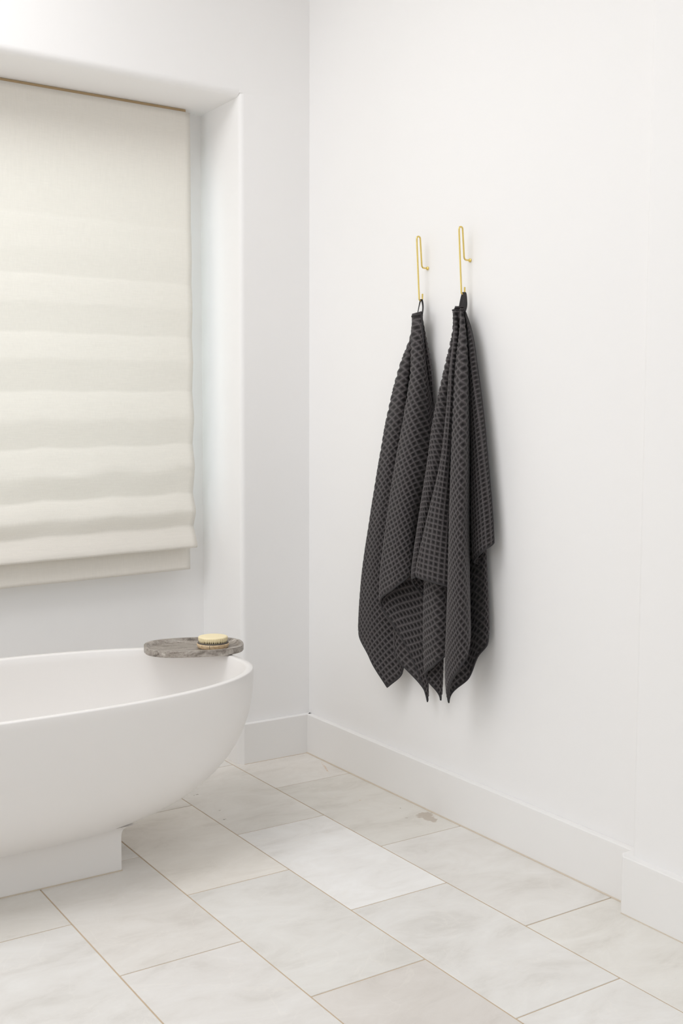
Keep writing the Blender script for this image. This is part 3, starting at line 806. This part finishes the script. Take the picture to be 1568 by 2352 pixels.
RIGHT_TOWEL = [
    (-90, 1.062, [(-0.0013, -0.8929, 0.034), (0.0583, -0.8951, 0.03), (0.186, -0.897, 0.033), (0.3143, -0.8936, 0.035), (0.4563, -0.8915, 0.038), (0.6385, -0.8893, 0.042), (0.7959, -0.8883, 0.044), (0.9541, -0.8909, 0.044), (1.1132, -0.8936, 0.044), (1.2199, -0.8954, 0.044)]),
    (-56.6, 1.062, [(-0.0015, -0.8893, 0.036), (0.0584, -0.8924, 0.036), (0.1863, -0.8943, 0.044), (0.3144, -0.8937, 0.05), (0.456, -0.8912, 0.056), (0.6376, -0.8894, 0.062), (0.7943, -0.8878, 0.067), (0.9513, -0.8929, 0.069), (1.1097, -0.8955, 0.069), (1.2159, -0.8972, 0.069)]),
    (-54, 1.0674, [(-0.0022, -0.8812, 0.036), (0.0587, -0.8917, 0.042), (0.1865, -0.8928, 0.056), (0.3144, -0.8849, 0.066), (0.4562, -0.8758, 0.075), (0.6382, -0.868, 0.083), (0.7955, -0.8642, 0.088), (0.9535, -0.8649, 0.09), (1.1126, -0.8673, 0.09), (1.2192, -0.869, 0.09)]),
    (-49, 1.0443, [(-0.0022, -0.8796, 0.038), (0.0577, -0.8807, 0.038), (0.1854, -0.8691, 0.05), (0.3141, -0.8476, 0.056), (0.4577, -0.8323, 0.062), (0.6432, -0.8108, 0.068), (0.8044, -0.7967, 0.072), (0.9668, -0.7914, 0.072), (1.1276, -0.8025, 0.072), (1.2336, -0.816, 0.072)]),
    (-45, 1.04, [(-0.0018, -0.8869, 0.034), (0.0569, -0.8781, 0.026), (0.185, -0.8746, 0.028), (0.314, -0.8629, 0.03), (0.4575, -0.8537, 0.034), (0.6421, -0.8446, 0.036), (0.802, -0.84, 0.037), (0.9626, -0.8395, 0.038), (1.1253, -0.8357, 0.038), (1.2356, -0.8289, 0.038)]),
    (-39, 0.8717, [(-0.0026, -0.8772, 0.036), (0.0569, -0.8765, 0.028), (0.1852, -0.8738, 0.034), (0.3141, -0.8588, 0.04), (0.4578, -0.8382, 0.045), (0.6443, -0.8088, 0.048), (0.8073, -0.7858, 0.05), (0.9695, -0.7882, 0.05), (1.1327, -0.7905, 0.05), (1.2421, -0.7922, 0.05)]),
    (-35, 0.8385, [(-0.0022, -0.8759, 0.044), (0.0584, -0.8844, 0.046), (0.1857, -0.8676, 0.062), (0.3142, -0.8416, 0.076), (0.4575, -0.8238, 0.086), (0.6431, -0.7953, 0.096), (0.805, -0.7726, 0.102), (0.9664, -0.7747, 0.102), (1.1288, -0.7768, 0.102), (1.2377, -0.7782, 0.102)]),
    (-30, 0.8659, [(-0.0016, -0.8806, 0.047), (0.0591, -0.8914, 0.05), (0.1868, -0.8878, 0.07), (0.3145, -0.8725, 0.084), (0.4564, -0.8583, 0.094), (0.6407, -0.8213, 0.106), (0.8019, -0.7935, 0.112), (0.9621, -0.7949, 0.114), (1.1234, -0.7971, 0.114), (1.2315, -0.7985, 0.114)]),
    (-26, 0.8973, [(-0.0009, -0.8887, 0.047), (0.0591, -0.8945, 0.046), (0.1864, -0.8904, 0.054), (0.3145, -0.8906, 0.064), (0.4561, -0.8787, 0.074), (0.6408, -0.8318, 0.086), (0.8033, -0.7927, 0.094), (0.9655, -0.7844, 0.096), (1.1277, -0.7866, 0.096), (1.2364, -0.788, 0.096)]),
    (-5.5, 0.9854, [(-0.0009, -0.8863, 0.05), (0.0601, -0.9018, 0.056), (0.1884, -0.9204, 0.084), (0.315, -0.9273, 0.1), (0.4543, -0.9182, 0.112), (0.6361, -0.8701, 0.124), (0.7966, -0.828, 0.13), (0.9569, -0.8182, 0.13), (1.1168, -0.8203, 0.13), (1.224, -0.8217, 0.13)]),
    (-0.5, 1.0001, [(0.0001, -0.8969, 0.052), (0.061, -0.9133, 0.058), (0.1888, -0.9294, 0.084), (0.3151, -0.9393, 0.1), (0.4537, -0.9385, 0.112), (0.6324, -0.9214, 0.122), (0.7881, -0.9033, 0.127), (0.9443, -0.8991, 0.13), (1.1009, -0.9014, 0.13), (1.2058, -0.903, 0.13)]),
    (3.2, 1.0119, [(0.0003, -0.9005, 0.05), (0.0602, -0.9075, 0.05), (0.1879, -0.9193, 0.066), (0.3148, -0.9286, 0.08), (0.4544, -0.9308, 0.088), (0.6326, -0.9344, 0.095), (0.7861, -0.9386, 0.098), (0.9409, -0.9412, 0.098), (1.0966, -0.9437, 0.098), (1.2009, -0.9455, 0.098)]),
    (14, 1.0139, [(0.0007, -0.9076, 0.046), (0.059, -0.8973, 0.04), (0.1867, -0.9032, 0.048), (0.3145, -0.9072, 0.056), (0.4554, -0.9088, 0.062), (0.6353, -0.9152, 0.068), (0.7905, -0.9182, 0.07), (0.9471, -0.9188, 0.07), (1.1045, -0.9215, 0.07), (1.2099, -0.9232, 0.07)]),
    (25, 1.0159, [(0.0009, -0.9143, 0.04), (0.0606, -0.9224, 0.036), (0.1876, -0.9346, 0.036), (0.3145, -0.9385, 0.034), (0.455, -0.9387, 0.032), (0.6352, -0.9395, 0.03), (0.7906, -0.9424, 0.03), (0.9458, -0.95, 0.034), (1.1007, -0.96, 0.04), (1.2035, -0.9679, 0.045)]),
    (34, 1.0176, [(0.0027, -0.93, 0.048), (0.0629, -0.9438, 0.052), (0.1903, -0.976, 0.072), (0.3153, -0.9966, 0.088), (0.4519, -1.0101, 0.098), (0.626, -1.0166, 0.104), (0.7757, -1.0244, 0.105), (0.9259, -1.0344, 0.103), (1.0781, -1.0365, 0.1), (1.1797, -1.0394, 0.1)]),
    (37.5, 1.0293, [(0.0032, -0.9313, 0.054), (0.0637, -0.948, 0.062), (0.1907, -0.9759, 0.088), (0.3155, -0.996, 0.106), (0.4515, -1.0116, 0.12), (0.6241, -1.0243, 0.132), (0.7725, -1.0321, 0.137), (0.9229, -1.0325, 0.136), (1.0767, -1.0249, 0.13), (1.179, -1.0242, 0.128)]),
    (45, 1.0179, [(0.0016, -0.917, 0.048), (0.0617, -0.9254, 0.054), (0.1885, -0.9307, 0.072), (0.315, -0.94, 0.086), (0.4537, -0.9477, 0.096), (0.6306, -0.955, 0.106), (0.7835, -0.955, 0.108), (0.9392, -0.947, 0.106), (1.0977, -0.937, 0.1), (1.2008, -0.9479, 0.095)]),
    (49, 1.0255, [(-0.0005, -0.8998, 0.038), (0.0589, -0.9016, 0.032), (0.1861, -0.9046, 0.026), (0.3143, -0.9101, 0.022), (0.4559, -0.9162, 0.02), (0.6369, -0.9235, 0.02), (0.7926, -0.9308, 0.022), (0.9473, -0.9432, 0.03), (1.1007, -0.96, 0.04), (1.2018, -0.9735, 0.048)]),
    (51.3, 0.9902, [(-0.0001, -0.907, 0.034), (0.0599, -0.9187, 0.028), (0.1867, -0.9218, 0.022), (0.3144, -0.9317, 0.02), (0.4549, -0.9481, 0.02), (0.6341, -0.9614, 0.02), (0.7875, -0.9745, 0.022), (0.9405, -0.9885, 0.028), (1.0946, -0.9961, 0.032), (1.1978, -1.0005, 0.034)]),
    (53.7, 0.9668, [(0.0002, -0.911, 0.034), (0.0606, -0.9287, 0.028), (0.1875, -0.942, 0.024), (0.3146, -0.9601, 0.024), (0.4538, -0.9827, 0.026), (0.6303, -1.0066, 0.027), (0.7818, -1.0212, 0.027), (0.9334, -1.034, 0.028), (1.0869, -1.0381, 0.028), (1.1898, -1.0401, 0.028)]),
    (76, 0.9147, [(0.0001, -0.909, 0.034), (0.0595, -0.9175, 0.022), (0.1866, -0.9261, 0.014), (0.3144, -0.9399, 0.012), (0.4549, -0.956, 0.01), (0.6333, -0.9771, 0.01), (0.7866, -0.9899, 0.01), (0.9406, -0.9987, 0.01), (1.0963, -1.0018, 0.01), (1.2005, -1.0039, 0.01)]),
    (81, 0.9073, [(0.0006, -0.9118, 0.038), (0.0617, -0.9375, 0.037), (0.1887, -0.9584, 0.041), (0.3149, -0.9725, 0.046), (0.4534, -0.9828, 0.05), (0.6303, -0.9907, 0.053), (0.782, -1.0025, 0.054), (0.9346, -1.0093, 0.054), (1.0887, -1.0122, 0.054), (1.1919, -1.0142, 0.054)]),
    (87.3, 0.866, [(0.0017, -0.9219, 0.043), (0.0633, -0.9542, 0.046), (0.1901, -0.9871, 0.052), (0.3152, -1.0115, 0.056), (0.4518, -1.0322, 0.06), (0.625, -1.0543, 0.063), (0.7746, -1.061, 0.063), (0.9249, -1.0659, 0.063), (1.0764, -1.0689, 0.063), (1.1779, -1.0709, 0.063)]),
    (90, 0.8439, [(0.0014, -0.9202, 0.04), (0.0624, -0.9481, 0.036), (0.1894, -0.9812, 0.034), (0.315, -1.0086, 0.034), (0.4523, -1.0314, 0.034), (0.6262, -1.0566, 0.034), (0.7759, -1.0672, 0.034), (0.9268, -1.0722, 0.034), (1.0788, -1.0753, 0.034), (1.1806, -1.0774, 0.034)]),
]

def cubic_resample(x, y, xs):
    """Catmull-Rom style (finite-difference Hermite) interpolation, linear beyond the ends"""
    m = np.gradient(y, x)
    i = np.clip(np.searchsorted(x, xs) - 1, 0, len(x) - 2)
    h = x[i + 1] - x[i]; t = (xs - x[i]) / h
    tc = np.clip(t, 0, 1)
    v = ((2 * tc ** 3 - 3 * tc ** 2 + 1) * y[i] + (tc ** 3 - 2 * tc ** 2 + tc) * h * m[i]
         + (-2 * tc ** 3 + 3 * tc ** 2) * y[i + 1] + (tc ** 3 - tc ** 2) * h * m[i + 1])
    return v + np.where(t < 0, t * h * m[i], 0) + np.where(t > 1, (t - 1) * h * m[i + 1], 0)

def pchip_slopes(x, y):
    h = np.diff(x); d = np.diff(y) / h
    m = np.zeros_like(y)
    m[0], m[-1] = d[0], d[-1]
    for k in range(1, len(x) - 1):
        if d[k - 1] * d[k] > 0:
            w1, w2 = 2 * h[k] + h[k - 1], h[k] + 2 * h[k - 1]
            m[k] = (w1 + w2) / (w1 / d[k - 1] + w2 / d[k])
    return m

def hermite(x, y, m, xs):
    i = np.clip(np.searchsorted(x, xs) - 1, 0, len(x) - 2)
    h = x[i + 1] - x[i]; t = np.clip((xs - x[i]) / h, 0, 1)
    return ((2 * t ** 3 - 3 * t ** 2 + 1) * y[i] + (t ** 3 - 2 * t ** 2 + t) * h * m[i]
            + (-2 * t ** 3 + 3 * t ** 2) * y[i + 1] + (t ** 3 - t ** 2) * h * m[i + 1])

class Drape:
    def __init__(self, table, ztop):
        self.th = np.array([r[0] for r in table], float)
        self.s = np.array([r[1] for r in table], float)
        self.zt = ztop
        self.nd = 140
        self.dep = np.linspace(0, 1.30, self.nd)
        self.Y = np.zeros((len(table), self.nd)); self.D = np.zeros((len(table), self.nd))
        for c, r in enumerate(table):
            a = np.array(r[2]); o = np.argsort(a[:, 0]); a = a[o]
            self.Y[c] = cubic_resample(a[:, 0], a[:, 1], self.dep)
            self.D[c] = cubic_resample(a[:, 0], a[:, 2], self.dep)
        self.idx = np.arange(len(table), dtype=float)
        self.ms = pchip_slopes(self.th, self.s)
        self.mt = pchip_slopes(self.th, self.idx)
    def point(self, r, th):
        t = hermite(self.th, self.idx, self.mt, th)
        s = hermite(self.th, self.s, self.ms, th)
        dep = np.clip(r * s, 0, 1.2999)
        j = dep / self.dep[1]; j0 = np.clip(j.astype(int), 0, self.nd - 2); fj = j - j0
        n = len(self.idx)
        i = np.clip(t.astype(int), 0, n - 2); f = t - i
        def at(A, k):
            k = np.clip(k, 0, n - 1)
            return A[k, j0] * (1 - fj) + A[k, j0 + 1] * fj
        def cr(A):
            p0, p1, p2, p3 = at(A, i - 1), at(A, i), at(A, i + 1), at(A, i + 2)
            return 0.5 * (2 * p1 + (p2 - p0) * f + (2 * p0 - 5 * p1 + 4 * p2 - p3) * f ** 2 + (3 * p1 - p0 - 3 * p2 + p3) * f ** 3)
        y = cr(self.Y); d = np.maximum(cr(self.D), 0.006)
        return np.stack([-d, y, self.zt - dep], -1)

CELL, SUB = 0.0155, 6
def make_towel(table, ztop, Wd, L2, root):
    dr = Drape(table, ztop)
    nx = int(round(2 * L2 / CELL)) * SUB + 1
    ny = int(round(Wd / CELL)) * SUB + 1
    gx = np.linspace(-L2, L2, nx); gy = np.linspace(0, Wd, ny)
    X, Yv = np.meshgrid(gx, gy)
    r = np.hypot(X, Yv); th = np.degrees(np.arctan2(X, np.maximum(Yv, 1e-9)))
    th[r < 1e-6] = 0.0
    P = dr.point(r, th)
    du = np.gradient(P, axis=1); dv = np.gradient(P, axis=0)
    N = np.cross(du, dv); ln = np.linalg.norm(N, axis=-1, keepdims=True); N = N / np.maximum(ln, 1e-12)
    # waffle: ribs on the cell borders, pits at the cell centres; a flat selvedge along the hem
    fx = (np.arange(nx) % SUB) / SUB; fy = (np.arange(ny) % SUB) / SUB
    tx = np.abs(2 * fx - 1); ty = np.abs(2 * fy - 1)
    TX_, TY_ = np.meshgrid(tx, ty)
    rib = np.maximum(TX_, TY_) ** 1.3
    edge = np.minimum.reduce([X + L2, L2 - X, Yv, Wd - Yv])
    sel = np.clip(edge / 0.008, 0, 1)
    rib_a = rib * sel + (1 - sel) * 0.55
    grow = np.clip(r / 0.12, 0.25, 1.0)
    h = (0.0005 + 0.0042 * rib_a * sel + 0.0008 * (1 - sel)) * grow
    top = P + N * h[..., None]; bot = P - N * h[..., None]
    V = np.concatenate([top.reshape(-1, 3), bot.reshape(-1, 3)])
    V[:, 0] = np.minimum(V[:, 0], -0.002)
    ids = np.arange(nx * ny).reshape(ny, nx)
    a, b, c, d = ids[:-1, :-1].ravel(), ids[:-1, 1:].ravel(), ids[1:, 1:].ravel(), ids[1:, :-1].ravel()
    F = np.concatenate([np.stack([a, b, c, d], 1), np.stack([a, d, c, b], 1) + nx * ny])
    rim = np.concatenate([ids[0, :], ids[1:, -1], ids[-1, -2::-1], ids[-2:0:-1, 0]])
    r2_ = np.roll(rim, -1)
    F = np.concatenate([F, np.stack([r2_, rim, rim + nx * ny, r2_ + nx * ny], 1)])
    me = bpy.data.meshes.new('cloth')
    me.vertices.add(len(V)); me.vertices.foreach_set('co', (V - np.array(root.location)).astype(np.float32).ravel())
    me.loops.add(F.size); me.loops.foreach_set('vertex_index', F.astype(np.int32).ravel())
    me.polygons.add(len(F)); me.polygons.foreach_set('loop_start', np.arange(0, F.size, 4, dtype=np.int32))
    me.polygons.foreach_set('use_smooth', np.ones(len(F), dtype=bool))
    at = me.attributes.new('ridge', 'FLOAT', 'POINT')
    at.data.foreach_set('value', np.concatenate([rib_a.ravel(), rib_a.ravel()]).astype(np.float32))
    me.update(calc_edges=True); me.validate()
    link('cloth', me, M_TOWEL, root)
    # bound edge: a narrow smooth band all the way round the sheet
    bpts = P.reshape(-1, 3)[rim] - np.array(root.location)
    rx, ry = X.ravel()[rim], Yv.ravel()[rim]
    order = np.nonzero((ry > 1e-6) | (rx > 0.012))[0]
    first = int(np.argmax((ry[order] < 1e-6) & (rx[order] > 0)))
    order = np.roll(order, -first)
    gap = [k for k in order if not (ry[k] < 1e-6 and -0.012 <= rx[k] <= 0.012)]
    keep = [Vector(bpts[k]) for k in gap[::2]]
    bm = tube_mesh(keep, 0.0030, 7)
    ta = np.linspace(-90, 90, 50)
    collar = dr.point(np.full(50, 0.012), ta) - np.array(root.location)
    tube_mesh([Vector(p) for p in collar], 0.0026, 7, bm=bm)
    from_bm('edge_binding', bm, M_TAPE, root, smooth=True)
    return dr

def ribbon(name, path, width_vecs, mat, root, thick=0.0012):
    bm = bmesh.new()
    path = smooth_path(path, 6)
    ws = smooth_path(width_vecs, 6)
    rows = []
    for p, w in zip(path, ws):
        rows.append([bm.verts.new(p + w * t) for t in (-0.5, -0.17, 0.17, 0.5)])
    for a, b in zip(rows[:-1], rows[1:]):
        for k in range(3):
            bm.faces.new((a[k], a[k + 1], b[k + 1], b[k]))
    o = from_bm(name, bm, mat, root, smooth=True)
    md = o.modifiers.new('solidify', 'SOLIDIFY'); md.thickness = thick; md.offset = 0
    return o

tl = thing('waffle_towel', 'charcoal waffle towel on the left hook, nearer the corner, partly behind its twin', 'towel', (-0.045, -0.70, 1.5648), 0, 'charcoal towels on the right wall')
make_towel(LEFT_TOWEL, 1.5648, 0.86, 0.75, tl)
tr_ = thing('waffle_towel', 'charcoal waffle towel on the right hook, overlapping its twin', 'towel', (-0.045, -0.9035, 1.5647), 0, 'charcoal towels on the right wall')
make_towel(RIGHT_TOWEL, 1.5647, 0.81, 0.81, tr_)

# hanging loops: tape slung over the hook's upturned end (coordinates relative to the towel's top)
ribbon('hanging_loop', [(0.012, 0.010, -0.012), (0.014, 0.006, 0.010), (0.0165, 0.002, 0.030), (0.018, -0.001, 0.0385), (0.0205, -0.003, 0.036), (0.022, -0.006, 0.018), (0.020, -0.007, 0.000), (0.016, -0.006, -0.020)],
       [(0.002, 0.006, 0), (0.002, 0.006, 0), (0.001, 0.007, 0), (0.000, 0.009, 0.001), (0.001, 0.010, 0.001), (0.003, 0.010, 0), (0.003, 0.010, 0), (0.002, 0.009, 0)], M_TAPE, tl)
rw = Vector((0.835, -0.549, 0))
ribbon('hanging_loop', [(0.010, 0.000, -0.014), (0.013, -0.001, 0.008), (0.016, -0.002, 0.030), (0.018, -0.003, 0.0400), (0.0205, -0.005, 0.038), (0.0205, -0.006, 0.018), (0.018, -0.006, 0.000), (0.014, -0.006, -0.014)],
       [rw * 0.015, rw * 0.014, rw * 0.011, rw * 0.008, rw * 0.010, rw * 0.014, rw * 0.018, rw * 0.018], M_TAPE, tr_)
